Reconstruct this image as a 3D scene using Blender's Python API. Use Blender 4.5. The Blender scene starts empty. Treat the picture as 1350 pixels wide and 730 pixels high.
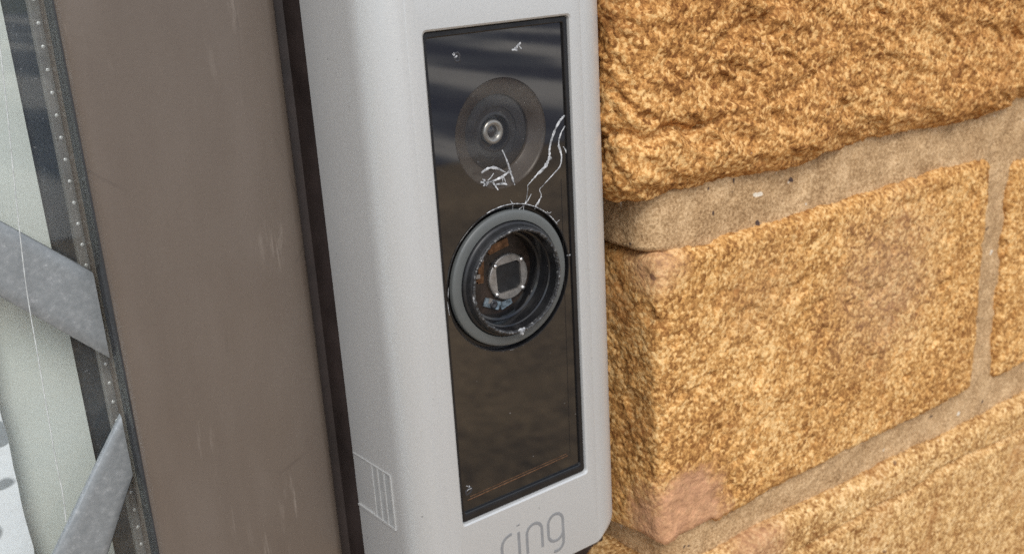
import bpy, math, random
import numpy as np
from mathutils import Matrix, Vector
random.seed(7)
sc = bpy.context.scene
MM = 0.001
H0 = 1250.0            # height of the doorbell centre above the ground, mm

# ------------------------------------------------------------------ camera
cam_d = bpy.data.cameras.new('camera')
cam = bpy.data.objects.new('camera', cam_d)
sc.collection.objects.link(cam)
AX = ((0.80632363, 0.23089267, -0.5445464),      # world axes written in camera axes
      (-0.58871586, 0.22447804, -0.77654571),
      (-0.05706, 0.94673026, 0.31693213))
cam.matrix_world = Matrix.Translation(Vector((-100.6, -143.0, H0 + 63.0)) * MM) @ Matrix(AX).to_4x4()
cam_d.sensor_width = 36.0
cam_d.lens = 36.0 * 1360.82 / 1350.0
cam_d.clip_start = 0.005
cam_d.clip_end = 2000.0
cam_d.dof.use_dof = True
cam_d.dof.focus_distance = 0.176
cam_d.dof.aperture_fstop = 40.0
sc.camera = cam

# ------------------------------------------------------------------ sky and sun: bright, thinly overcast
SUN_EL, SUN_AZ = 46.0, -27.0       # azimuth measured from straight out of the wall, + to the right
sd = Vector((math.sin(math.radians(SUN_AZ)) * math.cos(math.radians(SUN_EL)),
             -math.cos(math.radians(SUN_AZ)) * math.cos(math.radians(SUN_EL)),
             math.sin(math.radians(SUN_EL))))
w = bpy.data.worlds.new('World'); sc.world = w; w.use_nodes = True
nt = w.node_tree; nt.nodes.clear()
out = nt.nodes.new('ShaderNodeOutputWorld'); bg = nt.nodes.new('ShaderNodeBackground')
sky = nt.nodes.new('ShaderNodeTexSky'); sky.sky_type = 'NISHITA'; sky.sun_disc = False
sky.sun_elevation = math.radians(SUN_EL)
sky.sun_rotation = math.atan2(sd.x, sd.y)
sky.air_density = 1.0; sky.dust_density = 1.0; sky.ozone_density = 2.0
tc = nt.nodes.new('ShaderNodeTexCoord')
cl = nt.nodes.new('ShaderNodeTexNoise'); cl.inputs['Scale'].default_value = 3.4
cl.inputs['Detail'].default_value = 6; cl.inputs['Roughness'].default_value = 0.55
mr = nt.nodes.new('ShaderNodeMapRange')
mr.inputs['From Min'].default_value = 0.42; mr.inputs['From Max'].default_value = 0.58
mr.inputs['To Min'].default_value = 0.1; mr.inputs['To Max'].default_value = 0.97
mx = nt.nodes.new('ShaderNodeMix'); mx.data_type = 'RGBA'
mx.inputs[7].default_value = (8.2, 8.2, 8.3, 1)
nt.links.new(tc.outputs['Generated'], cl.inputs['Vector'])
nt.links.new(cl.outputs['Fac'], mr.inputs['Value'])
nt.links.new(mr.outputs['Result'], mx.inputs[0])
nt.links.new(sky.outputs['Color'], mx.inputs[6])
nt.links.new(mx.outputs[2], bg.inputs['Color'])
bg.inputs['Strength'].default_value = 0.12
nt.links.new(bg.outputs[0], out.inputs['Surface'])
sl = bpy.data.lights.new('sun', 'SUN'); sl.energy = 1.5; sl.angle = math.radians(24); sl.color = (1.0, 0.965, 0.91)
so = bpy.data.objects.new('sun', sl); sc.collection.objects.link(so)
so.rotation_euler = sd.to_track_quat('Z', 'Y').to_euler()

sc.view_settings.view_transform = 'Standard'; sc.view_settings.look = 'None'
sc.view_settings.exposure = 0.5; sc.view_settings.gamma = 1.0
sc.view_settings.use_curve_mapping = False
sc.render.engine = 'CYCLES'
sc.cycles.use_denoising = False        # the fine grain left in reads as sensor grain and keeps the sand crisp
sc.cycles.max_bounces = 8
sc.cycles.transparent_max_bounces = 12

# ------------------------------------------------------------------ material helpers
class N:
    """small node-tree helper"""
    def __init__(s, name):
        s.m = bpy.data.materials.new(name); s.m.use_nodes = True
        s.t = s.m.node_tree; s.t.nodes.clear()
        s.o = s.t.nodes.new('ShaderNodeOutputMaterial')
        s.c = s.t.nodes.new('ShaderNodeTexCoord')
    def put(s, sock, v):
        if hasattr(v, 'is_output'):
            s.t.links.new(v, sock)
        elif v is not None:
            if isinstance(v, (tuple, list)) and len(v) == 3 and len(sock.default_value) == 4:
                v = (*v, 1.0)
            sock.default_value = v
    def vec(s, scale=(1, 1, 1), loc=(0, 0, 0), rot=(0, 0, 0)):
        n = s.t.nodes.new('ShaderNodeMapping')
        s.t.links.new(s.c.outputs['Object'], n.inputs[0])
        n.inputs['Scale'].default_value = scale; n.inputs['Location'].default_value = loc; n.inputs['Rotation'].default_value = rot
        return n.outputs[0]
    def noise(s, scale, detail=3, rough=0.55, vec=None, dist=0.0):
        n = s.t.nodes.new('ShaderNodeTexNoise')
        s.put(n.inputs['Vector'], vec if vec is not None else s.c.outputs['Object'])
        n.inputs['Scale'].default_value = scale; n.inputs['Detail'].default_value = detail
        n.inputs['Roughness'].default_value = rough; n.inputs['Distortion'].default_value = dist
        return n.outputs['Fac']
    def voro(s, scale, vec=None, feature='F1', rnd=1.0):
        n = s.t.nodes.new('ShaderNodeTexVoronoi'); n.feature = feature
        s.put(n.inputs['Vector'], vec if vec is not None else s.c.outputs['Object'])
        n.inputs['Scale'].default_value = scale; n.inputs['Randomness'].default_value = rnd
        return n
    def ramp(s, fac, stops):
        n = s.t.nodes.new('ShaderNodeValToRGB')
        s.put(n.inputs[0], fac)
        e = n.color_ramp.elements
        while len(e) < len(stops): e.new(0.5)
        for k, (p, c) in zip(e, stops):
            k.position = p; k.color = (*c, 1) if len(c) == 3 else c
        return n.outputs[0]
    def rng(s, v, a, b, c=0.0, d=1.0):
        n = s.t.nodes.new('ShaderNodeMapRange'); s.put(n.inputs['Value'], v)
        for k, x in zip(('From Min', 'From Max', 'To Min', 'To Max'), (a, b, c, d)): n.inputs[k].default_value = x
        return n.outputs[0]
    def math(s, op, a, b=None):
        n = s.t.nodes.new('ShaderNodeMath'); n.operation = op
        s.put(n.inputs[0], a)
        if b is not None: s.put(n.inputs[1], b)
        return n.outputs[0]
    def mix(s, fac, a, b, mode='MIX'):
        n = s.t.nodes.new('ShaderNodeMix'); n.data_type = 'RGBA'; n.blend_type = mode
        s.put(n.inputs[0], fac); s.put(n.inputs[6], a); s.put(n.inputs[7], b)
        return n.outputs[2]
    def sphere_mask(s, centre_mm, radius, soft, noise):
        """1 inside a noisy blob round a point of the object"""
        d = s.t.nodes.new('ShaderNodeVectorMath'); d.operation = 'DISTANCE'
        s.t.links.new(s.c.outputs['Object'], d.inputs[0]); d.inputs[1].default_value = [c * MM for c in centre_mm]
        v = s.math('ADD', d.outputs['Value'], s.math('MULTIPLY', s.math('SUBTRACT', noise, 0.5), radius * 1.3 * MM))
        return s.rng(v, (radius - soft) * MM, (radius + soft) * MM, 1.0, 0.0)
    def bsdf(s, color, rough=0.5, metal=0.0, bump=None, bdist=0.1, bstr=1.0, spec=0.5, coat=0.0):
        b = s.t.nodes.new('ShaderNodeBsdfPrincipled')
        s.put(b.inputs['Base Color'], color); s.put(b.inputs['Roughness'], rough); s.put(b.inputs['Metallic'], metal)
        b.inputs['Specular IOR Level'].default_value = spec
        b.inputs['Coat Weight'].default_value = coat; b.inputs['Coat Roughness'].default_value = 0.02
        if bump is not None:
            n = s.t.nodes.new('ShaderNodeBump'); s.put(n.inputs['Height'], bump)
            n.inputs['Distance'].default_value = bdist * MM; n.inputs['Strength'].default_value = bstr
            s.t.links.new(n.outputs[0], b.inputs['Normal'])
        s.t.links.new(b.outputs[0], s.o.inputs['Surface'])
        return s.m

def thin_glass(name, tint, rough=0.02, dust=0.03):
    n = N(name); t = n.t
    tr = t.nodes.new('ShaderNodeBsdfTransparent'); tr.inputs[0].default_value = (*tint, 1)
    gl = t.nodes.new('ShaderNodeBsdfGlossy'); gl.inputs['Roughness'].default_value = rough
    lw = t.nodes.new('ShaderNodeLayerWeight'); lw.inputs['Blend'].default_value = 0.5
    fr = n.math('ADD', n.math('MULTIPLY', n.math('POWER', lw.outputs['Facing'], 5.0), 0.95), 0.045)
    m1 = t.nodes.new('ShaderNodeMixShader'); t.links.new(fr, m1.inputs[0])
    t.links.new(tr.outputs[0], m1.inputs[1]); t.links.new(gl.outputs[0], m1.inputs[2])
    df = t.nodes.new('ShaderNodeBsdfDiffuse'); df.inputs[0].default_value = (0.6, 0.62, 0.62, 1)
    m2 = t.nodes.new('ShaderNodeMixShader')
    d = n.math('MULTIPLY', n.rng(n.noise(70, 5, 0.6), 0.35, 0.75), dust)
    sp = n.rng(n.noise(1500, 1, 0.5), 0.74, 0.78, 0.0, 0.35)
    t.links.new(n.math('ADD', d, n.math('MULTIPLY', sp, dust * 8)), m2.inputs[0])
    t.links.new(m1.outputs[0], m2.inputs[1]); t.links.new(df.outputs[0], m2.inputs[2])
    t.links.new(m2.outputs[0], n.o.inputs['Surface'])
    return n.m

# ------------------------------------------------------------------ noise in numpy (for real relief)
_rs = np.random.RandomState(3)
_perm = _rs.permutation(256); _perm = np.concatenate([_perm, _perm, _perm])
_grad = _rs.normal(size=(256, 3)); _grad /= np.linalg.norm(_grad, axis=1)[:, None]
def perlin(p):
    i = np.floor(p).astype(int); f = p - i; i &= 255
    u = f * f * f * (f * (f * 6 - 15) + 10)
    r = 0
    for dx in (0, 1):
        for dy in (0, 1):
            for dz in (0, 1):
                h = _perm[_perm[_perm[(i[:, 0] + dx) & 255] + ((i[:, 1] + dy) & 255)] + ((i[:, 2] + dz) & 255)] & 255
                g = _grad[h]
                d = g[:, 0] * (f[:, 0] - dx) + g[:, 1] * (f[:, 1] - dy) + g[:, 2] * (f[:, 2] - dz)
                wgt = (u[:, 0] if dx else 1 - u[:, 0]) * (u[:, 1] if dy else 1 - u[:, 1]) * (u[:, 2] if dz else 1 - u[:, 2])
                r = r + d * wgt
    return r * 1.6
def fbm(p, size, octaves=3, gain=0.5, off=0.0):
    r = 0; a = 1.0; q = p / size + off
    for k in range(octaves):
        r = r + a * perlin(q + 17.3 * k); a *= gain; q = q * 2.03
    return r
def smooth(a, b, x):
    t = np.clip((x - a) / (b - a), 0, 1); return t * t * (3 - 2 * t)

# ------------------------------------------------------------------ object helpers (all lengths in mm, z from the doorbell centre)
COL = sc.collection
ROOTPOS = {}
def W(p): return Vector((p[0] * MM, p[1] * MM, (p[2] + H0) * MM))
def root(name, base, label, cat, group=None):   # a thing built of parts
    o = bpy.data.objects.new(name, None); COL.objects.link(o)
    o.empty_display_size = 0.01
    o.location = W(base); o['label'] = label; o['category'] = cat; o['kind'] = 'thing'
    if group: o['group'] = group
    ROOTPOS[o] = np.array(base, float)
    return o
def base_of(o):
    while o.parent: o = o.parent
    return ROOTPOS[o]
def mesh(name, verts, faces, mat, parent=None, shade=False, base=None, label=None, cat=None, kind=None):
    v = np.asarray(verts, float)
    b = base_of(parent) if parent is not None else np.array(base if base is not None else (0, 0, 0), float)
    me = bpy.data.meshes.new(name)
    v = (v - b) * MM
    if isinstance(faces, np.ndarray):
        me.vertices.add(len(v)); me.vertices.foreach_set('co', v.ravel())
        k = faces.shape[1]; me.loops.add(faces.size); me.loops.foreach_set('vertex_index', faces.ravel().astype(np.int32))
        me.polygons.add(len(faces)); me.polygons.foreach_set('loop_start', np.arange(0, faces.size, k, dtype=np.int32))
        me.polygons.foreach_set('loop_total', np.full(len(faces), k, dtype=np.int32))
        me.update(calc_edges=True); me.validate()
    else:
        me.from_pydata([tuple(x) for x in v], [], faces)
    me.polygons.foreach_set('use_smooth', [shade] * len(me.polygons))
    me.materials.append(mat)
    o = bpy.data.objects.new(name, me); COL.objects.link(o)
    if parent is not None: o.parent = parent
    else:
        o.location = W(b); ROOTPOS[o] = b
    if label: o['label'] = label
    if cat: o['category'] = cat
    if kind: o['kind'] = kind
    return o
def fix_normals(o):
    import bmesh
    bm = bmesh.new(); bm.from_mesh(o.data); bmesh.ops.recalc_face_normals(bm, faces=bm.faces); bm.to_mesh(o.data); bm.free()
    return o
def by_angle(o, deg=35):
    """smooth shading with edges sharper than deg kept sharp"""
    me = o.data
    import bmesh
    bm = bmesh.new(); bm.from_mesh(me)
    for f in bm.faces: f.smooth = True
    for e in bm.edges:
        e.smooth = not (len(e.link_faces) == 2 and e.calc_face_angle(0) > math.radians(deg))
    bm.to_mesh(me); bm.free()
    return o
def box(x0, x1, y0, y1, z0, z1):
    v = [(x, y, z) for x in (x0, x1) for y in (y0, y1) for z in (z0, z1)]
    return v, [(0, 1, 3, 2), (4, 6, 7, 5), (0, 4, 5, 1), (2, 3, 7, 6), (0, 2, 6, 4), (1, 5, 7, 3)]
def extrude_profile(pts, z0, z1, closed=True, nz=1, wob=None):
    """(x, y) profile carried from z0 to z1"""
    n = len(pts); v = []; f = []
    for k in range(nz + 1):
        z = z0 + (z1 - z0) * k / nz
        for i, (x, y) in enumerate(pts):
            dx, dy = wob(i, z) if wob else (0, 0)
            v.append((x + dx, y + dy, z))
    for k in range(nz):
        for i in range(n if closed else n - 1):
            j = (i + 1) % n
            f.append((k * n + i, k * n + j, (k + 1) * n + j, (k + 1) * n + i))
    if closed: f += [tuple(range(n))[::-1], tuple(range(nz * n, nz * n + n))]
    return v, f
def lathe(cx, cz, prof, seg=96, jag=None, cap_end=False):
    """profile of (radius, y) turned round an axis along y"""
    v = []; f = []; n = len(prof)
    for k, (r, y) in enumerate(prof):
        for i in range(seg):
            a = 2 * math.pi * i / seg
            dr, dy = jag(k, a) if jag else (0, 0)
            v.append((cx + (r + dr) * math.cos(a), y + dy, cz + (r + dr) * math.sin(a)))
    for k in range(n - 1):
        for i in range(seg):
            j = (i + 1) % seg
            f.append((k * seg + i, k * seg + j, (k + 1) * seg + j, (k + 1) * seg + i))
    if cap_end: f.append(tuple(range((n - 1) * seg, n * seg)))
    return v, f
def ribbon(pts, wid, y, thick=0.05):
    """a raised flat line on a plane of constant y; wid = one width or one per point"""
    n = len(pts); v = []; f = []
    if not hasattr(wid, '__len__'): wid = [wid] * n
    for i in range(n):
        a = pts[max(i - 1, 0)]; b = pts[min(i + 1, n - 1)]
        dx, dz = b[0] - a[0], b[1] - a[1]; L = math.hypot(dx, dz) or 1
        nx, nz = -dz / L * wid[i] / 2, dx / L * wid[i] / 2
        x, z = pts[i]
        v += [(x - nx, y, z - nz), (x - nx * .6, y - thick, z - nz * .6), (x + nx * .6, y - thick, z + nz * .6), (x + nx, y, z + nz)]
    for i in range(n - 1):
        for k in range(3):
            f.append((4 * i + k, 4 * i + 4 + k, 4 * i + 5 + k, 4 * i + 1 + k))
    f += [(0, 1, 2, 3), (4 * n - 1, 4 * n - 2, 4 * n - 3, 4 * n - 4)]
    return v, f
def curve_pts(ctrl, n=10):
    """Catmull-Rom through control points"""
    c = [ctrl[0]] + list(ctrl) + [ctrl[-1]]; r = []
    for i in range(1, len(c) - 2):
        for k in range(n):
            t = k / n
            r.append(tuple(0.5 * (2 * c[i][d] + (c[i + 1][d] - c[i - 1][d]) * t + (2 * c[i - 1][d] - 5 * c[i][d] + 4 * c[i + 1][d] - c[i + 2][d]) * t * t
                     + (3 * c[i][d] - c[i - 1][d] - 3 * c[i + 1][d] + c[i + 2][d]) * t ** 3) for d in range(len(ctrl[0]))))
    r.append(tuple(ctrl[-1])); return r
def tube(pts, r, seg=8):
    v = []; f = []; n = len(pts)
    for i in range(n):
        a = Vector(pts[max(i - 1, 0)]); b = Vector(pts[min(i + 1, n - 1)]); t = (b - a).normalized()
        u = t.cross(Vector((0, 1, 0.01))).normalized(); q = t.cross(u)
        for k in range(seg):
            an = 2 * math.pi * k / seg
            v.append(tuple(Vector(pts[i]) + (u * math.cos(an) + q * math.sin(an)) * r))
    for i in range(n - 1):
        for k in range(seg):
            f.append((i * seg + k, i * seg + (k + 1) % seg, (i + 1) * seg + (k + 1) % seg, (i + 1) * seg + k))
    return v, f
def rrect(hw, hh, r, n=6, cx=0.0, cz=0.0):
    p = []
    for (sx, sz, a0) in ((1, 1, 0), (-1, 1, 90), (-1, -1, 180), (1, -1, 270)):
        for k in range(n + 1):
            a = math.radians(a0 + 90 * k / n)
            p.append((cx + sx * (hw - r) + r * math.cos(a), cz + sz * (hh - r) + r * math.sin(a)))
    return p
def loft(rings, cap0=False, cap1=False):
    """rings = list of (points (x, z), y)"""
    v = []; f = []; n = len(rings[0][0])
    for p, y in rings: v += [(x, y, z) for x, z in p]
    for k in range(len(rings) - 1):
        for i in range(n):
            j = (i + 1) % n
            f.append((k * n + i, k * n + j, (k + 1) * n + j, (k + 1) * n + i))
    if cap0: f.append(tuple(range(n)))
    if cap1: f.append(tuple(range((len(rings) - 1) * n, len(rings) * n)))
    return v, f
def axis(lo, hi, fine_lo, fine_hi, step, coarse):
    """grid coordinates: fine inside a window, coarse outside"""
    fl, fh = max(lo, fine_lo), min(hi, fine_hi)
    if fl >= fh: return np.linspace(lo, hi, max(2, int((hi - lo) / coarse) + 1))
    a = [np.linspace(fl, fh, max(2, int((fh - fl) / step) + 1))]
    if fl > lo: a.insert(0, np.linspace(lo, fl, max(2, int((fl - lo) / coarse) + 1))[:-1])
    if fh < hi: a.append(np.linspace(fh, hi, max(2, int((hi - fh) / coarse) + 1))[1:])
    return np.concatenate(a)
def rough_block(lo, hi, r, ax, relief, rot=0.0):
    """a rounded block (no back face) whose skin is pushed along its normal by relief(p, n) in mm"""
    lo = np.array(lo, float); hi = np.array(hi, float)
    xs, ys, zs = ax
    V = []; F = []; base = 0
    def face(a, b, make):
        nonlocal base
        A, B = np.meshgrid(a, b, indexing='ij'); P = make(A.ravel(), B.ravel())
        na, nb = len(a), len(b); i = np.arange(na * nb).reshape(na, nb)
        q = np.stack([i[:-1, :-1], i[1:, :-1], i[1:, 1:], i[:-1, 1:]], -1).reshape(-1, 4) + base
        V.append(P); F.append(q); base += len(P)
    full = np.full_like
    face(xs, zs, lambda a, b: np.stack([a, full(a, lo[1]), b], 1))
    face(zs, ys, lambda a, b: np.stack([full(a, lo[0]), b, a], 1))
    face(ys, zs, lambda a, b: np.stack([full(a, hi[0]), a, b], 1))
    face(xs, ys, lambda a, b: np.stack([a, b, full(a, hi[2])], 1))
    face(ys, xs, lambda a, b: np.stack([b, a, full(a, lo[2])], 1))
    P = np.concatenate(V); Q = np.concatenate(F)
    key = np.round(P * 1e4).astype(np.int64)
    _, idx, inv = np.unique(key, axis=0, return_index=True, return_inverse=True)
    P = P[idx]; Q = inv.reshape(-1)[Q]
    inner = np.clip(P, lo + r, hi - np.array([r, 0, r])); d = P - inner
    L = np.linalg.norm(d, axis=1)[:, None]; nrm = d / np.maximum(L, 1e-9)
    P = inner + nrm * r
    P = P + nrm * relief(P, nrm)[:, None]
    if rot:
        c = (lo + hi) / 2; s_, c_ = math.sin(rot), math.cos(rot); x = P[:, 0] - c[0]; z = P[:, 2] - c[2]
        P[:, 0] = c[0] + x * c_ - z * s_; P[:, 2] = c[2] + x * s_ + z * c_
    return P, Q

# ------------------------------------------------------------------ materials
def brick_mat(name, patches=(), deep=(0.22, 0.090, 0.026), mid=(0.62, 0.33, 0.108), pale=(0.82, 0.535, 0.24)):
    n = N(name)
    g = n.noise(1250, 4, 0.68, dist=0.2)
    g2 = n.noise(230, 4, 0.62)
    vo = n.voro(1150); sx = n.t.nodes.new('ShaderNodeSeparateColor'); n.t.links.new(vo.outputs['Color'], sx.inputs[0])
    big = n.noise(34, 4, 0.55)
    v = n.math('ADD', n.math('ADD', n.math('MULTIPLY', g, 0.56), n.math('MULTIPLY', g2, 0.27)), n.math('MULTIPLY', sx.outputs[0], 0.17))
    v = n.math('ADD', v, n.math('MULTIPLY', n.math('SUBTRACT', big, 0.5), 0.16))
    col = n.ramp(v, [(0.36, deep), (0.45, tuple(0.55 * a + 0.45 * b for a, b in zip(deep, mid))), (0.52, mid), (0.61, pale)])
    col = n.mix(n.rng(n.noise(55, 3, 0.6, n.vec(loc=(0.3, 0.1, 0.7))), 0.56, 0.72, 0, 0.5), col, (0.34, 0.14, 0.045))
    for c, rad, soft, amt, tint in patches:
        mk = n.sphere_mask(c, rad, soft, n.noise(120, 4, 0.6))
        pc = n.ramp(n.noise(420, 4, 0.6), [(0.35, tuple(0.72 * a for a in tint)), (0.6, tint), (0.72, tuple(min(1, 1.25 * a) for a in tint))])
        col = n.mix(n.math('MULTIPLY', mk, amt), col, pc)
    # stray grains: chalk-white, plum-dark
    col = n.mix(n.rng(n.noise(240, 5, 0.6, n.vec(loc=(2, 5, 1))), 0.735, 0.76, 0, 0.8), col, (0.72, 0.66, 0.58))
    col = n.mix(n.rng(n.noise(260, 1, 0.4, n.vec(loc=(7, 3, 9))), 0.77, 0.80, 0, 0.7), col, (0.10, 0.045, 0.035))
    bump = n.math('ADD', n.noise(1500, 3, 0.65), n.math('ADD', n.math('MULTIPLY', n.noise(620, 3, 0.6), 0.7), n.math('MULTIPLY', vo.outputs['Distance'], -0.5)))
    return n.bsdf(col, 0.95, bump=bump, bdist=0.38, bstr=0.75, spec=0.12)
def mortar_mat():
    n = N('mortar_sandy')
    v = n.math('ADD', n.math('MULTIPLY', n.noise(1500, 4, 0.72), 0.7), n.math('MULTIPLY', n.noise(120, 4, 0.6), 0.3))
    col = n.ramp(v, [(0.38, (0.26, 0.152, 0.072)), (0.5, (0.48, 0.312, 0.162)), (0.62, (0.70, 0.49, 0.28))])
    col = n.mix(n.rng(n.noise(330, 1, 0.3), 0.77, 0.79), col, (0.09, 0.06, 0.05))
    col = n.mix(n.rng(n.noise(300, 1, 0.3, n.vec(loc=(4, 1, 2))), 0.76, 0.78), col, (0.7, 0.62, 0.5))
    return n.bsdf(col, 0.95, bump=n.math('ADD', n.noise(1500, 3, 0.6), n.noise(500, 2, 0.5)), bdist=0.38, bstr=0.8, spec=0.12)
def silver_mat():
    n = N('satin_silver_paint')
    fl = n.noise(2600, 2, 0.6)
    col = n.ramp(fl, [(0.3, (0.51, 0.513, 0.503)), (0.7, (0.545, 0.548, 0.538))])
    col = n.mix(n.rng(n.noise(900, 1, 0.4, n.vec(loc=(1, 2, 3))), 0.79, 0.81, 0, 0.6), col, (0.2, 0.2, 0.2))
    rg = n.rng(n.noise(45, 4, 0.6), 0.3, 0.7, 0.32, 0.40)
    return n.bsdf(col, rg, metal=0.32, bump=n.noise(3000, 2, 0.6), bdist=0.02, bstr=0.4)
def paint_brown_mat():
    n = N('taupe_brown_paint')
    st = n.noise(55, 5, 0.6, n.vec(scale=(1.0, 1.0, 0.22)))
    col = n.ramp(st, [(0.3, (0.108, 0.083, 0.066)), (0.55, (0.130, 0.103, 0.083)), (0.75, (0.150, 0.121, 0.100))])
    sm = n.rng(n.noise(26, 4, 0.6, n.vec(loc=(.2, .4, .1))), 0.54, 0.68, 0, 0.3)
    col = n.mix(sm, col, (0.105, 0.078, 0.06))
    sc_ = n.math('MULTIPLY', n.rng(n.noise(700, 6, 0.72, n.vec(scale=(1.0, 1.0, 0.10), rot=(0, 0.14, 0))), 0.55, 0.68, 0, 0.4), n.rng(n.noise(75, 3, 0.5, n.vec(scale=(1, 1, .5), loc=(.7, .1, .2))), 0.57, 0.68))
    hl = n.voro(42, n.vec(scale=(1.0, 1.0, 0.55), rot=(0, .5, 0)), 'DISTANCE_TO_EDGE').outputs['Distance']
    hair = n.math('MULTIPLY', n.rng(hl, 0.004, 0.010, 1.0, 0.0), n.rng(n.noise(50, 3), 0.56, 0.62, 0, 0.30))
    col = n.mix(hair, col, (0.075, 0.058, 0.048))
    col = n.mix(sc_, col, (0.36, 0.31, 0.265))
    col = n.mix(n.rng(n.noise(260, 5, 0.65), 0.735, 0.77, 0, 0.5), col, (0.42, 0.38, 0.34))
    col = n.mix(n.rng(n.noise(200, 5, 0.65, n.vec(loc=(3, 3, 3))), 0.74, 0.77, 0, 0.6), col, (0.05, 0.04, 0.035))
    return n.bsdf(col, n.rng(n.noise(60, 4, 0.6), 0.3, 0.7, 0.26, 0.42), bump=n.math('ADD', n.noise(900, 2, 0.5), n.math('MULTIPLY', st, 1.5)), bdist=0.05, bstr=0.4)
def plain(name, col, rough=0.5, metal=0.0, var=0.15, scale=300, bump=0.0, spec=0.5, coat=0.0):
    n = N(name); f = n.noise(scale, 4, 0.6)
    c = n.ramp(f, [(0.3, tuple(x * (1 - var) for x in col)), (0.7, tuple(min(1, x * (1 + var)) for x in col))])
    return n.bsdf(c, n.rng(n.noise(scale * 0.5, 3), 0.3, 0.7, max(0.02, rough - 0.06), rough + 0.06), metal,
                  bump=f if bump else None, bdist=bump, bstr=0.8, spec=spec, coat=coat)
def gloss_black_mat():
    n = N('gloss_black_panel')
    col = n.ramp(n.noise(40, 4, 0.6), [(0.35, (0.006, 0.0055, 0.0055)), (0.7, (0.014, 0.011, 0.009))])
    col = n.mix(n.rng(n.noise(1300, 1, 0.4), 0.80, 0.82, 0, 0.5), col, (0.25, 0.25, 0.25))
    rg = n.rng(n.noise(85, 5, 0.65), 0.35, 0.72, 0.015, 0.06)
    return n.bsdf(col, rg, bump=n.noise(60, 2), bdist=0.06, bstr=0.12, spec=1.0, coat=0.5)

M_BRICK_UP = brick_mat('ochre_brick_coarse', deep=(0.18, 0.068, 0.020), mid=(0.56, 0.275, 0.085), pale=(0.80, 0.50, 0.21))
M_BRICK_MID = brick_mat('ochre_brick_pink_corners', patches=(((47, 5, -65), 12, 3.0, 0.85, (0.58, 0.315, 0.18)), ((40, 6, -4), 6, 3.5, 0.5, (0.62, 0.37, 0.22)), ((118, 4, -26), 17, 12, 0.30, (0.36, 0.25, 0.19)), ((72, 4, -18), 9, 8, 0.25, (0.40, 0.22, 0.11))))
M_BRICK_LOW = brick_mat('ochre_brick_pale', patches=(((70, 3, -84), 9, 4, 0.6, (0.52, 0.28, 0.16)),), mid=(0.62, 0.37, 0.145), pale=(0.82, 0.57, 0.29))
M_MORTAR = mortar_mat()
M_SILVER = silver_mat()
M_LOGO = plain('grey_print', (0.25, 0.255, 0.26), 0.5, 0.2, 0.06, 900)
M_BLACK = gloss_black_mat()
M_BEZEL = plain('black_bezel_plastic', (0.010, 0.010, 0.011), 0.16, 0, 0.2, 400)
M_MATTE_BLACK = plain('matte_black_plastic', (0.012, 0.012, 0.013), 0.42, 0, 0.3, 700)
M_GREY_RING = plain('smoke_grey_ring', (0.098, 0.104, 0.101), 0.42, 0, 0.06, 200)
M_FUNNEL = plain('lens_funnel_brown_black', (0.062, 0.050, 0.043), 0.36, 0, 0.2, 200)
M_LENS_DISC = plain('lens_disc_black', (0.030, 0.030, 0.034), 0.30, 0, 0.2, 300)
M_LENS_METAL = plain('lens_bright_ring', (0.42, 0.42, 0.41), 0.3, 0.7, 0.1, 900)
M_LENS_GLASS = plain('lens_glass_dark', (0.03, 0.03, 0.035), 0.05, 0, 0.2, 300, coat=1.0)
_n = N('whitened_crack_or_glint')
M_CRACK_GLINT = _n.bsdf(_n.ramp(_n.noise(900, 4, 0.7), [(0.36, (0.09, 0.09, 0.095)), (0.50, (0.40, 0.41, 0.42)), (0.66, (0.74, 0.75, 0.76))]), 0.5)
_n = N('chipped_black_edge')
M_CHIP = _n.bsdf(_n.ramp(_n.noise(900, 4, 0.7), [(0.50, (0.022, 0.022, 0.023)), (0.62, (0.08, 0.08, 0.08)), (0.72, (0.5, 0.5, 0.5))]), 0.35)
M_PCB = plain('circuit_board_brown', (0.022, 0.014, 0.010), 0.35, 0, 0.7, 700)
M_DISC = plain('dull_tin_disc', (0.30, 0.28, 0.26), 0.42, 0.6, 0.25, 900, bump=0.05)
M_DOT = plain('solder_bright', (0.82, 0.80, 0.78), 0.25, 0.9, 0.05, 900)
M_COPPER = plain('copper_tape', (0.16, 0.085, 0.045), 0.3, 0.6, 0.6, 900)
M_BLUE_REFLECT = plain('pale_blue_reflection', (0.15, 0.19, 0.22), 0.22, 0.2, 0.85, 900)
M_BROWN = paint_brown_mat()
M_BROWN_DARK = plain('dark_brown_seal', (0.030, 0.021, 0.019), 0.55, 0, 0.35, 120, bump=0.15)
M_GASKET = plain('black_rubber_gasket', (0.030, 0.031, 0.034), 0.38, 0, 0.3, 150)
M_SPACER = plain('spacer_bar_grey', (0.24, 0.225, 0.215), 0.4, 0.3, 0.15, 200)
M_LEAD_N = N('weathered_lead')
_c = M_LEAD_N.ramp(M_LEAD_N.noise(900, 6, 0.75), [(0.34, (0.23, 0.25, 0.26)), (0.55, (0.29, 0.31, 0.32)), (0.66, (0.37, 0.39, 0.40)), (0.74, (0.6, 0.62, 0.63))])
M_LEAD = M_LEAD_N.bsdf(_c, 0.5, 0.45, bump=M_LEAD_N.noise(420, 4, 0.65), bdist=0.05, bstr=0.5)
M_GLASS = thin_glass('window_glass', (0.95, 0.965, 0.96), 0.015, 0.05)
M_COVER = thin_glass('lens_cover_glass', (0.8, 0.78, 0.75), 0.03, 0.03)
M_BLIND = plain('pale_green_grey_cloth', (0.70, 0.72, 0.675), 0.6, 0, 0.05, 30)
M_CURTAIN_N = N('white_curtain_grey_print')
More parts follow.
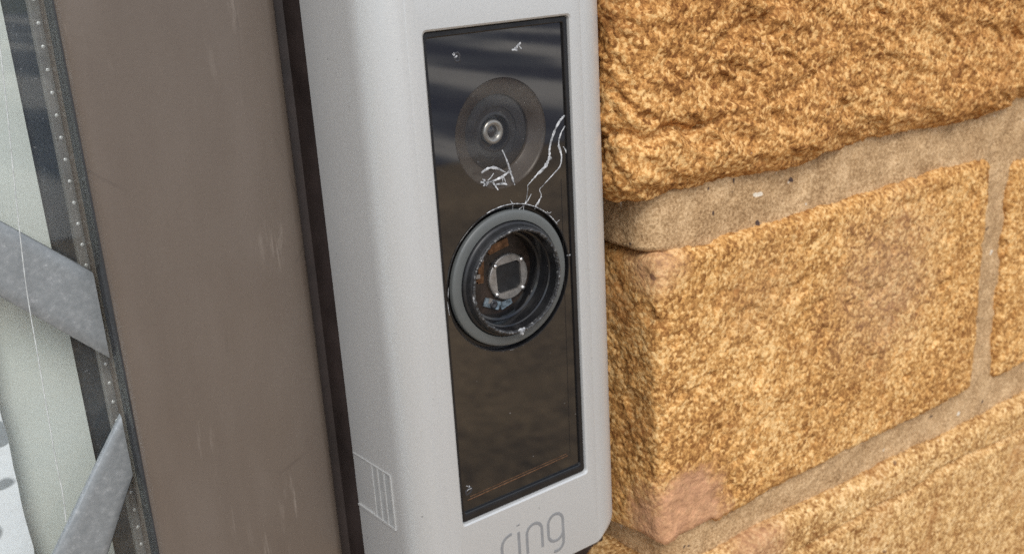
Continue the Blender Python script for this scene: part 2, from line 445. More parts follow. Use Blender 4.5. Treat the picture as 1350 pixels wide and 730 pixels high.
_b = M_CURTAIN_N.ramp(M_CURTAIN_N.noise(95, 1, 0.4, M_CURTAIN_N.vec(scale=(1, 1, 1.6))), [(0.60, (0.86, 0.87, 0.9)), (0.635, (0.30, 0.32, 0.34))])
M_CURTAIN = M_CURTAIN_N.bsdf(_b, 0.8, bump=M_CURTAIN_N.noise(120, 3), bdist=0.8, bstr=0.5)
M_GAP = plain('dark_gap_slate', (0.036, 0.046, 0.058), 0.3, 0, 0.25, 60)
M_PERF = plain('spacer_perforation_glint', (0.62, 0.61, 0.60), 0.35, 0.3, 0.1, 900)  # pale colour stands for the glint at each hole
M_THREAD = plain('pale_thread', (0.52, 0.54, 0.53), 0.4, 0, 0.3, 900)
M_ROOM = plain('dim_room_wall', (0.06, 0.075, 0.09), 0.7, 0, 0.2, 8)

# ------------------------------------------------------------------ setting: ground and the room behind the window
def ground_mat(name, stops, scale, bump):
    n = N(name)
    f = n.math('ADD', n.math('MULTIPLY', n.noise(scale, 5, 0.6), 0.6), n.math('MULTIPLY', n.noise(scale * 30, 3, 0.6), 0.4))
    return n.bsdf(n.ramp(f, stops), 0.85, bump=f, bdist=bump)
def sheet(name, x0, x1, y0, y1, z, mat):
    v = [(x0, y0, z - H0), (x1, y0, z - H0), (x1, y1, z - H0), (x0, y1, z - H0)]
    return mesh(name, v, [(0, 1, 2, 3)], mat, base=(0, 0, -H0), kind='structure')
sheet('ground', -6e5, 6e5, -6e5, 6e5, 0, ground_mat('grass_ground', [(0.3, (0.035, 0.055, 0.018)), (0.7, (0.09, 0.11, 0.04))], 0.6, 20))
sheet('driveway', -60000, 60000, -5100, 120, 6, ground_mat('mottled_brown_paving', [(0.36, (0.045, 0.038, 0.034)), (0.62, (0.44, 0.31, 0.18))], 0.9, 4))
_n = N('reflection_blotches_slate')
_f = _n.noise(1.0, 4, 0.5, _n.vec(scale=(0.9, 0.13, 1), loc=(0.4, 0.2, 0), rot=(0, 0, 0.25)))
sheet('reflection_sheet', -60000, 60000, -30000, -5060, 10, _n.bsdf(_n.ramp(_f, [(0.43, (0.010, 0.018, 0.06)), (0.50, (0.10, 0.11, 0.14)), (0.57, (0.72, 0.66, 0.58))]), 0.5))  # unseen ground, added so its blotches give cloud-like patches in the panel's reflection
# room behind the glass
rv, rf = [], []
for b in ((-1200, 41, 1500, 1506, -H0, 1300), (-1206, -1200, 96, 1506, -H0, 1300), (35, 41, 104, 1500, -H0, 1300),
          (-1200, 35, 96, 1500, 1294, 1300)):
    v, f = box(*b); rf += [tuple(i + len(rv) for i in q) for q in f]; rv += v
mesh('room_walls', rv, rf, M_ROOM, base=(-500, 800, -H0), kind='structure')

# ------------------------------------------------------------------ brick wall
wall = root('brick_wall', (140, 50, -H0), 'rough ochre brick wall with sandy recessed joints right of the doorbell', 'wall')
def relief_upper(p, n):
    q = p * np.array([1, 1, 1.0]); a = math.radians(-24)
    rx = q[:, 0] * math.cos(a) + q[:, 2] * math.sin(a); rz = -q[:, 0] * math.sin(a) + q[:, 2] * math.cos(a)
    drag = np.stack([rx * 0.32, q[:, 1] * 0.9, rz], 1)
    h = 1.5 * fbm(q, 30, 3, 0.5, 3.1)
    rg = 1 - np.abs(fbm(drag, 7.5, 3, 0.55, 9.7)) * 2.2
    h += 0.66 * rg
    h += 0.36 * fbm(drag, 3.0, 2, 0.6, 4.0) + 0.15 * fbm(q, 1.0, 2, 0.7, 1.3) - 0.35 * smooth(0.3, 0.55, fbm(q, 2.6, 2, 0.6, 14.0)) - 0.9 * smooth(0.32, 0.42, fbm(drag, 9.0, 3, 0.6, 22.0))
    # the long split across the lower left of the face and one up right
    for (x0, z0, sl, x1, dep, wd) in ((29, 24.0, 0.02, 62, 2.2, 1.1), (70, 27, 0.22, 100, 0.8, 1.3), (52, 38, 0.42, 82, 1.2, 1.2)):
        line = z0 + (q[:, 0] - x0) * sl + 2.4 * fbm(q, 9.0, 2, 0.5, 2.2)
        h -= dep * np.exp(-((q[:, 2] - line) / wd) ** 2) * smooth(x0 - 6, x0 + 4, q[:, 0]) * (1 - smooth(x1 - 12, x1, q[:, 0]))
    return h
def relief_mid(p, n):
    pink = 1 - smooth(8, 15, np.linalg.norm(p - np.array([46, 5, -66]), axis=1) + 3 * perlin(p / 6.0))
    pink2 = 1 - smooth(5, 10, np.linalg.norm(p - np.array([41, 6, -6]), axis=1) + 3 * perlin(p / 6.0))
    k = 1 - 0.75 * np.maximum(pink, pink2)
    h = 0.6 * fbm(p, 32, 3, 0.5, 6.6) + 0.27 * k * fbm(p, 5.0, 3, 0.6, 2.2) + 0.15 * k * fbm(p, 1.0, 2, 0.7, 8.8) - 0.3 * k * smooth(0.3, 0.55, fbm(p, 2.4, 2, 0.6, 15.0))
    h -= 0.8 * smooth(0.35, 0.6, fbm(p, 7.0, 2, 0.5, 5.5)) * k
    h += 0.5 * smooth(0.3, 0.7, fbm(p, 11.0, 2, 0.5, 1.5))
    return h - pink * (0.55 + 0.25 * perlin(p / 5.0) + 0.2 * np.abs(perlin(p / 2.2)))
def relief_low(p, n):
    h = 0.9 * fbm(p, 30, 3, 0.5, 12.6) + 0.28 * fbm(p, 5.5, 3, 0.6, 3.3) + 0.15 * fbm(p, 1.0, 2, 0.7, 7.8)
    line = -93.5 + (p[:, 0] - 100) * 0.015 + 1.6 * perlin(p / 14.0 + 5.2)
    h -= 2.2 * np.exp(-((p[:, 2] - line) / 1.0) ** 2) * smooth(72, 90, p[:, 0]) * (1 - smooth(205, 225, p[:, 0]))
    return h
def relief_far(p, n):
    return 1.0 * fbm(p, 28, 3, 0.5, 21.0) + 0.4 * fbm(p, 5, 2, 0.6, 2.0)
def brick(lo, hi, r, relief, mat, step=0.36, win=(-1e4, 212, -1e4, 24, -128, 50), rot=0.0, coarse=4.0, seed=0.0):
    xs = axis(lo[0], hi[0], win[0], win[1], step, coarse); ys = axis(lo[1], hi[1], win[2], win[3], step * 1.3, coarse * 3)
    zs = axis(lo[2], hi[2], win[4], win[5], step, coarse)
    P, Q = rough_block(lo, hi, r, (xs, ys, zs), relief, rot)
    o = mesh('brick', P, Q, mat, wall, True)
    return o
# object coordinates of wall children start at the wall's base: the patches above are shifted to match
for m in (M_BRICK_MID, M_BRICK_LOW):
    for nd in m.node_tree.nodes:
        if nd.type == 'VECT_MATH' and nd.operation == 'DISTANCE':
            c = nd.inputs[1].default_value
            nd.inputs[1].default_value = (c[0] - 0.140, c[1] - 0.050, c[2] + H0 * MM)
brick((29, 0.8, 9.8), (250, 100, 79), 8.0, relief_upper, M_BRICK_UP)
brick((39, 4.0, -71.5), (164, 100, -2.4), 2.8, relief_mid, M_BRICK_MID)
brick((176, 4.5, -72.5), (290, 100, -5.5), 3.0, relief_mid, M_BRICK_MID)
brick((33, 3.0, -152), (252, 100, -82), 4.0, relief_low, M_BRICK_LOW, rot=math.radians(-1.6))
far = [(38, 163, 90, 158), (172, 290, 90, 158), (32, 250, 168, 236), (38, 163, -236, -164), (172, 290, -236, -164), (33, 250, -318, -246),
       (258, 400, 10, 79), (298, 400, -72, -5), (260, 400, -152, -82), (298, 400, 90, 158), (258, 400, 168, 236), (298, 400, -236, -164), (258, 400, -318, -246)]
for i, (x0, x1, z0, z1) in enumerate(far):
    brick((x0, 3.0, z0), (x1, 100, z1), 4.0, relief_far, (M_BRICK_UP, M_BRICK_LOW)[i % 2], step=1.6, win=(0, 400, -1e4, 24, -400, 300), coarse=8)
def relief_mortar(p, n):
    return 1.0 * fbm(p, 24, 3, 0.55, 31.0) + 0.35 * fbm(p, 4, 3, 0.6, 5.0) + 0.14 * fbm(p, 1.3, 2, 0.6, 9.0) + 5.2 * smooth(-3.2, -0.8, p[:, 2]) * (1 - smooth(12, 16, p[:, 2])) * np.clip(-n[:, 0], 0, 1) ** 2
P, Q = rough_block((43, 6.6, -330), (410, 102, 250), 5.0, (axis(43, 410, 40, 212, 0.6, 6), axis(6.6, 102, 6, 24, 0.8, 12), axis(-330, 250, -100, 16, 0.6, 6)), relief_mortar)
mesh('mortar', P, Q, M_MORTAR, wall, True)
# masonry above, below and beside the patch of bricks in view, rendered plain
for b in ((43, 1500, 12, 104, 250, 1300), (43, 1500, 12, 104, -H0, -330), (410, 1500, 12, 104, -330, 250)):
    mesh('masonry', *box(*b), M_MORTAR, wall)

# ------------------------------------------------------------------ window: brown frame, seal, pane, lead strips
ZT, ZB = 420, -460
win = root('leaded_window', (-60, 40, ZB), 'brown framed window with grey diagonal lead strips left of the doorbell', 'window')
prof = [(-62.2, 60), (-62.2, 28.0), (-62.0, 26.9), (-61.4, 26.1), (-60.4, 25.45), (-59.0, 25.1), (-56, 24.9), (-45, 24.55), (-39, 24.65), (-34, 24.9),
        (-31.0, 25.25), (-29.0, 25.75), (-27.7, 26.5), (-27.1, 27.5), (-26.8, 28.8), (-26.6, 40), (-28.0, 60)]
o = mesh('frame', *extrude_profile(prof, ZB, ZT, True, 60, lambda i, z: (0.12 * math.sin(z * 0.021 + i), 0.06 * math.sin(z * 0.05))), M_BROWN, win); fix_normals(o); by_angle(o, 40)
# rebate between the frame and the doorbell 
prof = [(-26.9, 31.0), (-25.6, 31.4), (-23.9, 30.9), (-23.4, 27.2), (-23.2, 25.6), (40.0, 25.6), (40.0, 60), (-28.1, 60)]
o = mesh('mounting_strip', *extrude_profile(prof, ZB, ZT), M_BROWN_DARK, win); fix_normals(o)
rr = random.Random(4)
# rubber gasket: a rounded black strip between frame and pane
prof = [(-61.5, 27.3), (-62.3, 27.5), (-62.45, 28.4), (-62.4, 29.8), (-62.2, 30.4), (-62.35, 31.0), (-62.45, 32.0), (-62.2, 32.9), (-61.5, 32.9)]
o = mesh('gasket', *extrude_profile(prof, ZB, ZT, True, 1), M_GASKET, win); fix_normals(o); by_angle(o, 60)
pane = mesh('glass_pane', *box(-700, -60.5, 33.0, 36.8, ZB, ZT), M_GLASS, win); fix_normals(pane)
sp = mesh('spacer_bar', *extrude_profile([(-63.6, 37.9), (-63.4, 37.5), (-61.4, 37.5), (-60.8, 37.9), (-60.8, 39.5), (-63.6, 39.5)], ZB, ZT), M_SPACER, win); fix_normals(sp)
dv, df = lathe(0, 0, [(0.33, 0.0), (0.28, -0.06), (0.12, -0.09), (0.02, -0.09)], 12)
dot_me = bpy.data.meshes.new('perforation'); dot_me.from_pydata([tuple(c * MM for c in q) for q in dv], [], df); dot_me.materials.append(M_PERF)
for q in dot_me.polygons: q.use_smooth = True
z = 53.43 + 3.67 * 12
while z > -120:
    d = bpy.data.objects.new('perforation', dot_me); COL.objects.link(d); d.parent = sp
    d.location = (Vector((-62.67, 37.48, z)) - Vector(base_of(sp))) * MM
    z -= 3.67
def lead(pts, name='lead_strip'):
    """pts: four corners (x, z); a low rounded came standing on the pane"""
    (a, b, c, d) = [Vector((p[0], p[1])) for p in pts]     # a-b upper edge, d-c lower edge
    v = []; f = []; n = 24; prof_ = [(0, 0), (0.01, .7), (0.05, .95), (0.2, 1.0), (0.5, 1.02), (0.8, 1.0), (0.95, .95), (0.99, .7), (1, 0)]
    m = len(prof_)
    for k in range(n + 1):
        t = k / n; u = a.lerp(b, t); l = d.lerp(c, t)
        for s, hgt in prof_:
            q = u.lerp(l, s); v.append((q.x, 32.95 - hgt - 0.06 * math.sin(k * 1.7 + s * 5), q.y))
    for k in range(n):
        for i in range(m - 1): f.append((k * m + i, k * m + i + 1, (k + 1) * m + i + 1, (k + 1) * m + i))
    f += [tuple(range(m)), tuple(range(n * m, n * m + m))]
    o = mesh(name, v, f, M_LEAD, pane); fix_normals(o); by_angle(o, 50); return o
lead([(-110, 57.2), (-63.0, 13.2), (-63.0, -2.5), (-110, 55.7 - 10)])
lead([(-110, -79.5), (-63.0, -13.1), (-63.0, -25.4), (-104, -106)])
lead([(-110, -68), (-63.0, -112), (-63.0, -128), (-110, -84)])

o = mesh('dark_gap_strip', *box(-69, -60.9, 46.5, 47.5, ZB, ZT), M_GAP, win)  # dark strip added for the shade in the gap past the blind
# things behind and on the glass
v = []; f = []
nz = 40
for k in range(nz + 1):
    z = -300 + 640 * k / nz
    for i in range(31):
        x = -66.2 - 11 * i; v.append((x, 45 + 0.6 * math.sin(i * 0.9) * min(1, i / 3), z))
for k in range(nz):
    for i in range(30):
        a = k * 31 + i; f.append((a, a + 1, a + 32, a + 31))
fr_n = len(v); v += [(x, y + 1.2, z) for x, y, z in v]
f += [tuple(i + fr_n for i in q[::-1]) for q in f]
mesh('window_blind', v, f, M_BLIND, base=(-200, 45, -300), shade=True, label='pale green-grey cloth blind hanging straight behind the window glass', cat='blind')
v = []; f = []; rc = random.Random(9)
nz = 90
for k in range(nz + 1):
    z = -200 + 3.2 * k
    e = -80.2 + 0.15 * math.sin(z * 0.31) + rc.uniform(-.16, .16)
    for i in range(26):
        v.append((e - 5.0 * i, 41.3 + 0.9 * math.sin(i * 1.1 + z * 0.01) * min(1, i / 2), z))
for k in range(nz):
    for i in range(25):
        a = k * 26 + i; f.append((a, a + 1, a + 27, a + 26))
fr_n = len(v); v += [(x, y + .5, z) for x, y, z in v]
f += [tuple(i + fr_n for i in q[::-1]) for q in f]
mesh('curtain', v, f, M_CURTAIN, base=(-120, 41.3, -200), shade=True, label='white curtain edge with grey blotches low behind the window glass', cat='curtain')
th = curve_pts([(-68.6, 30.6, 68), (-70.15, 30.7, 51), (-71.1, 30.6, 41), (-72.5, 30.7, 27), (-73.7, 30.7, 13.4), (-74.2, 30.7, 1.7), (-74.7, 30.7, -10.5), (-74.95, 30.7, -17.5), (-75.0, 30.9, -24), (-75.4, 31.2, -29)], 8)
o = mesh('thread', *tube(th, 0.085, 6), M_THREAD, base=(-72, 30.7, -33), shade=True, label='thin pale thread hanging across the lead strips and glass', cat='thread'); fix_normals(o)

# ------------------------------------------------------------------ doorbell
bell = root('video_doorbell', (0, 12, -57), 'silver video doorbell with cracked black front and missing push button', 'doorbell')
PZ, PHW, PHH = 4.16, 14.75, 44.45          # opening: centre height, half sizes
rings = [(rrect(PHW - .02, PHH - .02, 0.7, 6, 0.3, PZ), 2.6), (rrect(PHW, PHH, 0.7, 6, 0.3, PZ), 0.55), (rrect(PHW + .12, PHH + .12, 0.8, 6, 0.3, PZ), 0.22),
         (rrect(PHW + .42, PHH + .42, 0.9, 6, 0.3, PZ), 0.0), (rrect(17.4, 58.85, 0.4, 6, 0, 1.7), 0.0), (rrect(17.5, 59.1, 0.4, 6, 0, 1.7), 0.05), (rrect(17.62, 59.2, 0.45, 6, 0, 1.7), 0.16)]
for k in range(1, 15):
    t = math.radians(90 * k / 14)
    hw = 17.6 + 7.2 * math.sin(t); y = 0.16 + 7.6 * (1 - math.cos(t)) ** 0.93
    rings.append((rrect(hw, 59.3, min(hw - 17.15, 3.2), 6, (hw - 17.6) * 0.17, 1.7), y))
rings += [(rrect(24.8, 59.3, 3.2, 6, 1.2, 1.7), y) for y in (12, 18, 24.6)] + [(rrect(24.5, 59.0, 3.1, 6, 1.2, 1.7), 24.9), (rrect(20, 55, 5, 6, 0, 2), 24.95)]
fp = mesh('faceplate', *loft(rings), M_SILVER, bell); fix_normals(fp); by_angle(fp, 28)
# lettering: rounded strokes a hair proud of the plate
def arc(cx, cz, rx, rz, a0, a1, n=14):
    return [(cx + rx * math.cos(math.radians(a0 + (a1 - a0) * k / n)), cz + rz * math.sin(math.radians(a0 + (a1 - a0) * k / n))) for k in range(n + 1)]
XB, XH = -52.5, 6.0           # baseline and x-height
top = XB + XH
strokes = {
 'letter_r': [[(-6.5, XB), (-6.5, top - 2.3)] + arc(-4.3, top - 2.3, 2.2, 2.2, 180, 82, 10)],
 'letter_i': [[(-2.4, XB), (-2.4, top - .3)], [(-2.4, top + 1.05), (-2.4, top + 1.35)]],
 'letter_n': [[(-0.5, XB), (-0.5, top - 1.85)] + arc(1.35, top - 1.85, 1.85, 1.85, 180, 0, 14) + [(3.2, XB)]],
 'letter_g': [arc(6.6, top - 1.9, 1.85, 1.9, 0, 180, 14) + arc(6.6, XB + 1.8, 1.85, 1.8, 180, 360, 14) + [(8.45, top - 1.9)],
              [(8.45, XB + 1.8), (8.45, XB - 0.7)] + arc(6.6, XB - .7, 1.85, 1.7, 0, -112, 12)],
}
for nm, sts in strokes.items():
    v = []; f = []
    for si, s in enumerate(sts):
        a, b = ribbon(s, 0.68 if nm != 'letter_i' or len(s) > 2 or s[0][1] < top else 0.75, -0.004 - .012 * si, 0.03)
        f += [tuple(i + len(v) for i in q) for q in b]; v += a
    o = mesh(nm, v, f, M_LOGO, fp); fix_normals(o)
# side vent: a shallow framed plate and three slots, on the left side
xs = -23.6
vents = []
def side_bar(y0, y1, z0, z1, d, mat, name, slope=0.075):
    v, f = box(xs - d, xs + .3, y0, y1, z0, z1)
    v = [(x, y, z - (y - 9) * slope) for x, y, z in v]
    o = mesh(name, v, f, mat, fp); fix_normals(o); return o
M_SLOT = plain('vent_slot_grey', (0.33, 0.335, 0.33), 0.5, 0.1, 0.1, 300)
for (y0, y1) in ((9.9, 12.0), (12.5, 14.4), (14.9, 16.7)):
    side_bar(y0, y1, -41.7, -30.6, 0.03, M_SLOT, 'vent_slot')
for (y0, y1) in ((9.5, 9.9), (12.0, 12.5), (14.4, 14.9), (16.7, 17.2)):
    side_bar(y0, y1, -41.7, -30.6, 0.16, M_SILVER, 'vent_rib')
side_bar(9.5, 24.4, -42.1, -41.7, 0.25, M_SILVER, 'vent_rib')
side_bar(9.5, 24.4, -30.6, -30.4, 0.14, M_SILVER, 'vent_rib')
# black bezel inside the opening, then the glossy front panel in two shallow steps
IX, IZ = 0.15, 4.75
bz = mesh('bezel', *loft([(rrect(PHW - .05, PHH - .05, 0.65, 6, 0.3, PZ), 2.4), (rrect(PHW - .05, PHH - .05, 0.65, 6, 0.3, PZ), 0.75), (rrect(PHW - .2, PHH - .2, 0.6, 6, 0.3, PZ), 0.62),
          (rrect(14.05, 43.25, 0.5, 6, IX, PZ + .35), 0.62), (rrect(13.93, 43.05, 0.5, 6, IX, PZ + .4), 0.75), (rrect(13.85, 42.95, 0.5, 6, IX, PZ + .4), 1.15)]), M_BEZEL, bell); fix_normals(bz); by_angle(bz, 30)
PY = 1.1
C1, R1 = (0.1, 30.2), 9.55
C2, R2 = (0.05, 4.0), 13.55
v = []; f = []
def rect_plain(x0, x1, z0, z1):
    b = len(v); v.extend([(x0, PY, z0), (x1, PY, z0), (x1, PY, z1), (x0, PY, z1)]); f.append((b, b + 1, b + 2, b + 3))
def rect_hole(x0, x1, z0, z1, c, r, seg=120):
    angs = sorted([2 * math.pi * i / seg for i in range(seg)] + [math.atan2(z - c[1], x - c[0]) % (2 * math.pi) for x in (x0, x1) for z in (z0, z1)])
    b = len(v); n = len(angs)
    for a in angs:
        ca, sa = math.cos(a), math.sin(a)
        tx = ((x1 if ca > 0 else x0) - c[0]) / ca if abs(ca) > 1e-9 else 1e9
        tz = ((z1 if sa > 0 else z0) - c[1]) / sa if abs(sa) > 1e-9 else 1e9
        t = min(tx, tz); v.append((c[0] + t * ca, PY, c[1] + t * sa)); v.append((c[0] + r * ca, PY, c[1] + r * sa))
    for i in range(n):
        j = (i + 1) % n; f.append((b + 2 * i, b + 2 * j, b + 2 * j + 1, b + 2 * i + 1))
PX0, PX1, PZ0, PZ1 = -13.9, 14.2, -38.45, 47.6
rect_plain(PX0, PX1, 41, PZ1); rect_hole(PX0, PX1, 19, 41, C1, R1); rect_hole(PX0, PX1, -11, 19, C2, R2); rect_plain(PX0, PX1, PZ0, -11)
panel = mesh('front_panel', v, f, M_BLACK, bell); fix_normals(panel)
if panel.data.polygons[0].normal.y > 0: panel.data.flip_normals()
# fine moulded lines low on the panel and up its right edge
for pts, wd, mt in (([(-12.6, -36.3), (11.3, -35.7)], 0.22, M_COPPER), ([(-12.0, -35.75), (11.0, -35.2)], 0.14, M_COPPER), ([(11.9, -35.6), (12.6, 20)], 0.10, M_BEZEL)):
    mesh('moulded_line', *ribbon(pts, wd, PY - .004, 0.05), mt, panel)
# upper camera: funnel, disc, lens, clear cover
cu = mesh('camera_housing', *lathe(*C1, [(R1, PY), (R1 - .05, PY + .25), (R1 - .5, PY + .45), (6.75, 2.35), (6.62, 2.5), (6.58, 3.0)], 120), M_FUNNEL, bell, True); fix_normals(cu)
if True:
    d = mesh('lens_disc', *lathe(*C1, [(6.58, 3.0), (6.5, 2.86), (6.3, 2.82), (4.55, 2.95), (4.45, 3.15), (4.2, 3.2), (3.5, 3.25), (3.2, 3.1), (3.05, 3.1), (2.95, 3.4), (2.9, 4.4)], 96), M_LENS_DISC, cu, True); fix_normals(d); by_angle(d, 30)
    d = mesh('lens_ring', *lathe(*C1, [(2.25, 4.4), (2.2, 3.75), (2.0, 3.45), (1.6, 3.4), (1.25, 3.55), (1.05, 3.9), (0.95, 4.3)], 64), M_LENS_METAL, cu, True); fix_normals(d)
    d = mesh('lens', *lathe(*C1, [(2.95, 4.35), (1.6, 4.35), (1.0, 4.1), (0.6, 3.95), (0.25, 3.88), (0.02, 3.87)], 48), M_LENS_GLASS, cu, True); fix_normals(d)
    d = mesh('cover_glass', *lathe(*C1, [(R1 - .02, PY + .02), (5, PY), (0.01, PY)], 120), M_COVER, cu); fix_normals(d)
# lower ring where the push button sat
rj = random.Random(11)
jagv = [rj.uniform(-1, 1) for _ in range(240)]
jl = lambda a: (jagv[int(a / (2 * math.pi) * 240) % 240] + jagv[int(a / (2 * math.pi) * 80) * 3 % 240]) * 0.5
d = mesh('gap_edge', *lathe(*C2, [(R2 + .02, PY - .02), (R2 - .06, PY - .10), (R2 - .2, PY - .08), (R2 - .26, PY + .1), (R2 - .3, 2.2), (12.75, 2.2), (12.7, 1.5)], 160), M_BEZEL, bell, True); fix_normals(d); by_angle(d, 30)
d = mesh('light_ring', *lathe(*C2, [(12.6, 2.1), (12.55, 1.05), (12.4, 0.85), (12.0, 0.74), (11.2, 0.66), (10.75, 0.7), (10.65, 0.9), (10.6, 2)], 160), M_GREY_RING, bell, True); fix_normals(d); by_angle(d, 40)
col_ = mesh('button_collar', *lathe(*C2, [(10.62, 1.5), (10.55, 0.5), (10.4, 0.3), (10.15, 0.2), (10.05, 0.0), (10.0, -0.7), (9.85, -1.0), (9.6, -1.1)], 160), M_MATTE_BLACK, bell, True); fix_normals(col_); by_angle(col_, 40)
d = mesh('broken_rim', *lathe(*C2, [(9.72, -0.95), (9.66, -1.28), (9.45, -1.42), (9.2, -1.30), (9.08, -0.8)], 240,
         lambda k, a: ((0, 0) if k == 0 else (jl(a) * 0.10, jl(a + .7) * 0.11))), M_CHIP, col_); fix_normals(d)
d = mesh('cavity_wall', *lathe(*C2, [(9.2, -0.9), (9.1, 0.0), (8.95, 0.9), (8.7, 1.05), (8.6, 1.3), (8.3, 3.2), (7.9, 3.4), (7.8, 5.8)], 96), M_BEZEL, col_, True); fix_normals(d); by_angle(d, 30)
FL = 5.6
pcb = mesh('circuit_board', *lathe(*C2, [(7.9, FL), (5, FL), (0.01, FL)], 64), M_PCB, bell); fix_normals(pcb)
hs = 2.75
# switch disc: round metal plate with a square window
n_ = 64; v = []; f = []; cx, cz = C2[0] + 2.45, C2[1] - 1.2; rot = math.radians(2)
for i in range(n_):
    a = 2 * math.pi * i / n_; ca, sa = math.cos(a), math.sin(a)
    t = hs / max(abs(ca), abs(sa)); t = min(t, hs * 1.25)
    for r, y in ((4.37, FL), (4.33, FL - .5), (4.15, FL - .62), (t, FL - .62), (t, FL)):
        v.append((cx + r * math.cos(a + rot), y, cz + r * math.sin(a + rot)))
for i in range(n_):
    j = (i + 1) % n_
    for k in range(4): f.append((5 * i + k, 5 * j + k, 5 * j + k + 1, 5 * i + k + 1))
sw = mesh('switch_disc', v, f, M_DISC, bell, True); fix_normals(sw); by_angle(sw, 30)
d = mesh('window', *box(cx - 3.4, cx + 3.4, FL - .12, FL - .05, cz - 3.4, cz + 3.4), M_MATTE_BLACK, sw)
for sx in (-1, 1):
    for sz in (-1, 1):
        c = (cx + sx * 2.95, cz + sz * 2.75)
        d = mesh('contact', *lathe(*c, [(0.48, FL - .6), (0.42, FL - .85), (0.2, FL - .98), (0.01, FL - 1.0)], 16), M_DOT, sw, True); fix_normals(d)
# scraps on the board: copper tape, a pale blue reflection painted as chips, a small dark screw and some components
def chip(name, x, z, w_, h_, y0, mat, ang=0):
    v, f = box(-w_ / 2, w_ / 2, FL - y0, FL + .05, -h_ / 2, h_ / 2); c_, s_ = math.cos(ang), math.sin(ang)
    o = mesh(name, [(C2[0] + x + 2.2 + a * c_ - b * s_, y, C2[1] + z - 1.0 + a * s_ + b * c_) for a, y, b in v], f, mat, pcb); fix_normals(o)
chip('copper_tape', -1.5, 6.0, 4.5, 1.6, 0.35, M_COPPER, 0.2)
chip('copper_tape', -5.6, 2.0, 1.2, 4.2, 0.3, M_COPPER, -0.1)
chip('blue_reflection', -3.6, -4.6, 3.6, 1.6, 0.3, M_BLUE_REFLECT, -0.45)
chip('blue_reflection', -0.6, -5.3, 2.6, 1.2, 0.4, M_BLUE_REFLECT, 0.3)
d = mesh('screw', *lathe(C2[0] - 1.2, C2[1] - 5.7, [(0.8, FL), (0.75, FL - .6), (0.5, FL - .7), (0.3, FL - .5), (0.01, FL - .5)], 24), M_LENS_DISC, pcb, True); fix_normals(d)
for i in range(7):
    a = rr.uniform(1.7, 4.5); rad = rr.uniform(4.6, 5.4)
    chip('component', rad * math.cos(a) - 1.9, rad * math.sin(a) + .9, rr.uniform(.5, 1.1), rr.uniform(.4, .8), rr.uniform(.3, .8), (M_DISC, M_LENS_DISC, M_COPPER)[i % 3], a)
d = mesh('chip_flake', *lathe(C2[0] + .1, C2[1] - 9.45, [(0.7, -1.35), (0.5, -1.75), (0.2, -1.85), (0.01, -1.8)], 9, lambda k, a: (0.2 * math.sin(3 * a), 0)), M_CRACK_GLINT, col_); fix_normals(d)
# cracks, scrapes and painted glints on the front
cracks = [
 ([(14.0, 31.3), (12.6, 30.2), (11.2, 28.2), (10.3, 26.0), (10.1, 24.2), (9.0, 22.8), (7.0, 21.6), (5.0, 20.2)], [.35, .5, .45, .4, .5, .75, .35, .12]),
 ([(14.0, 29.4), (13.0, 28.2), (12.4, 26.4), (12.9, 24.3), (12.5, 22.4), (10.6, 21.0), (8.2, 19.4)], [.2, .3, .45, .35, .25, .22, .1]),
 ([(5.7, 18.5), (4.9, 17.5), (4.0, 16.7), (3.8, 15.9)], [.08, .2, .16, .22]),
 ([(8.0, 17.6), (6.8, 16.4), (6.3, 15.6)], [.12, .25, .2]),
 ([(1.0, 18.3), (1.5, 17.5), (1.45, 16.4)], [.06, .16, .14]),
 ([(9.0, 14.6), (9.5, 14.2), (10.0, 14.3)], [.12, .15, .06]),
 ([(10.4, 12.6), (11.0, 12.1), (11.9, 12.5)], [.1, .18, .06]),
 ([(8.2, 19.4), (7.6, 18.9), (7.9, 17.8), (7.0, 16.2)], [.08, .12, .16, .1]),
 ([(5.0, 20.2), (4.9, 19.0), (4.2, 17.0), (2.6, 16.2)], [.1, .1, .16, .08]),
 ([(13.2, 5.4), (13.6, 5.2), (14.2, 5.3)], [.2, .35, .3]),
 ([(13.4, 25.8), (13.9, 25.1), (14.1, 24.6)], [.15, .3, .3]),
 ([(0.0, 27.4), (0.9, 25.2), (1.5, 23.2), (2.2, 20.8)], [.2, .3, .5, .2]),
 ([(-4.6, 24.2), (-3.2, 24.7), (-1.6, 24.5), (0.4, 23.4)], [.3, .5, .5, .2]),
 ([(-4.9, 22.6), (-3.2, 22.3), (-0.8, 22.6), (1.2, 23.4)], [.5, .35, .45, .5]),
 ([(-2.6, 22.4), (-1.9, 21.4), (-1.4, 20.6)], [.3, .35, .25]),
 ([(-1.8, 21.6), (-.2, 21.5), (.6, 21.1)], [.3, .35, .3]),
 ([(-4.2, 23.0), (-4.0, 22.2), (-4.4, 21.8)], [.3, .5, .2]),
 ([(-13.0, 5.6), (-13.4, 3.0), (-13.3, 0.6)], [.1, .18, .1]),
]
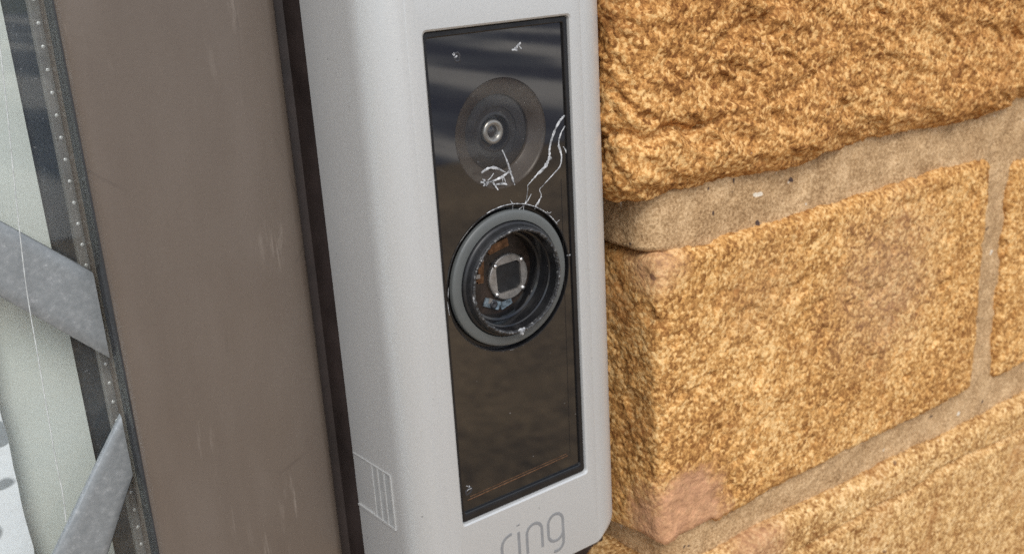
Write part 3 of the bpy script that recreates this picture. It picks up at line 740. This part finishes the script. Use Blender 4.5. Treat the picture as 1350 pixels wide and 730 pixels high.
for pts, wd in cracks:
    p2 = curve_pts([(a, b, c) for (a, b), c in zip(pts, wd)], 7)
    jit = [(x + rr.uniform(-.025, .025), z + rr.uniform(-.025, .025)) for x, z, _ in p2]
    o = mesh('crack_or_glint', *ribbon(jit, [max(.04, q[2] * rr.uniform(.55, 1.2)) for q in p2], PY - .012, 0.04), M_CRACK_GLINT, panel); fix_normals(o)
# bright arc of chipped edge round the top of the ring, and the two small bubbles near the top
for a0, a1 in ((35, 108), (-5, 30), (112, 160), (200, 300)):
    ap = arc(*C2, R2 + .05, R2 + .05, a0, a1, 60)
    o = mesh('crack_or_glint', *ribbon(ap, [rr.uniform(.05, .22) if a0 == 35 else rr.uniform(.03, .10) for _ in ap], PY - .09, 0.04), M_CRACK_GLINT if a0 == 35 else M_CHIP, panel); fix_normals(o)
for x, z, r in ((-7.8, 44.0, .75), (-12.2, -34.5, .8)):
    o = mesh('bubble', *lathe(x, z, [(r, PY - .01), (r * .85, PY - .08), (r * .6, PY - .02), (r * .5, PY - .0)], 20, lambda k, a: (0.14 * math.sin(2 * a + x) + .06 * math.sin(5 * a), 0)), M_LENS_DISC, panel, True); fix_normals(o)
def pale_strokes(x, z, n, spread, wid, seed):
    q = random.Random(seed)
    for k in range(n):
        a = q.uniform(0, math.pi); L = q.uniform(.3, 1.0) * spread; px, pz = x + q.uniform(-.5, .5) * spread, z + q.uniform(-.5, .5) * spread
        pts = [(px - L * math.cos(a) / 2, pz - L * math.sin(a) / 2), (px + q.uniform(-.15, .15), pz + q.uniform(-.15, .15)), (px + L * math.cos(a) / 2, pz + L * math.sin(a) / 2)]
        o = mesh('crack_or_glint', *ribbon(curve_pts([(*p, 0) for p in pts], 4) and [(u[0], u[1]) for u in curve_pts([(*p, 0) for p in pts], 4)], wid * q.uniform(.4, 1), PY - .03 - .004 * k, .02), M_CRACK_GLINT, panel); fix_normals(o)
pale_strokes(-8.3, 44.3, 3, .7, .35, 1); pale_strokes(4.3, 44.4, 6, 1.2, .4, 2); pale_strokes(-12.2, -34.0, 4, 1.2, .16, 3); pale_strokes(-3.4, 22.6, 3, 1.8, .3, 4); pale_strokes(-.4, 21.6, 2, 1.4, .25, 5); pale_strokes(10.2, 24.4, 2, .9, .3, 6)  # first two, near the top, are painted glints; the others scuffs and smudges
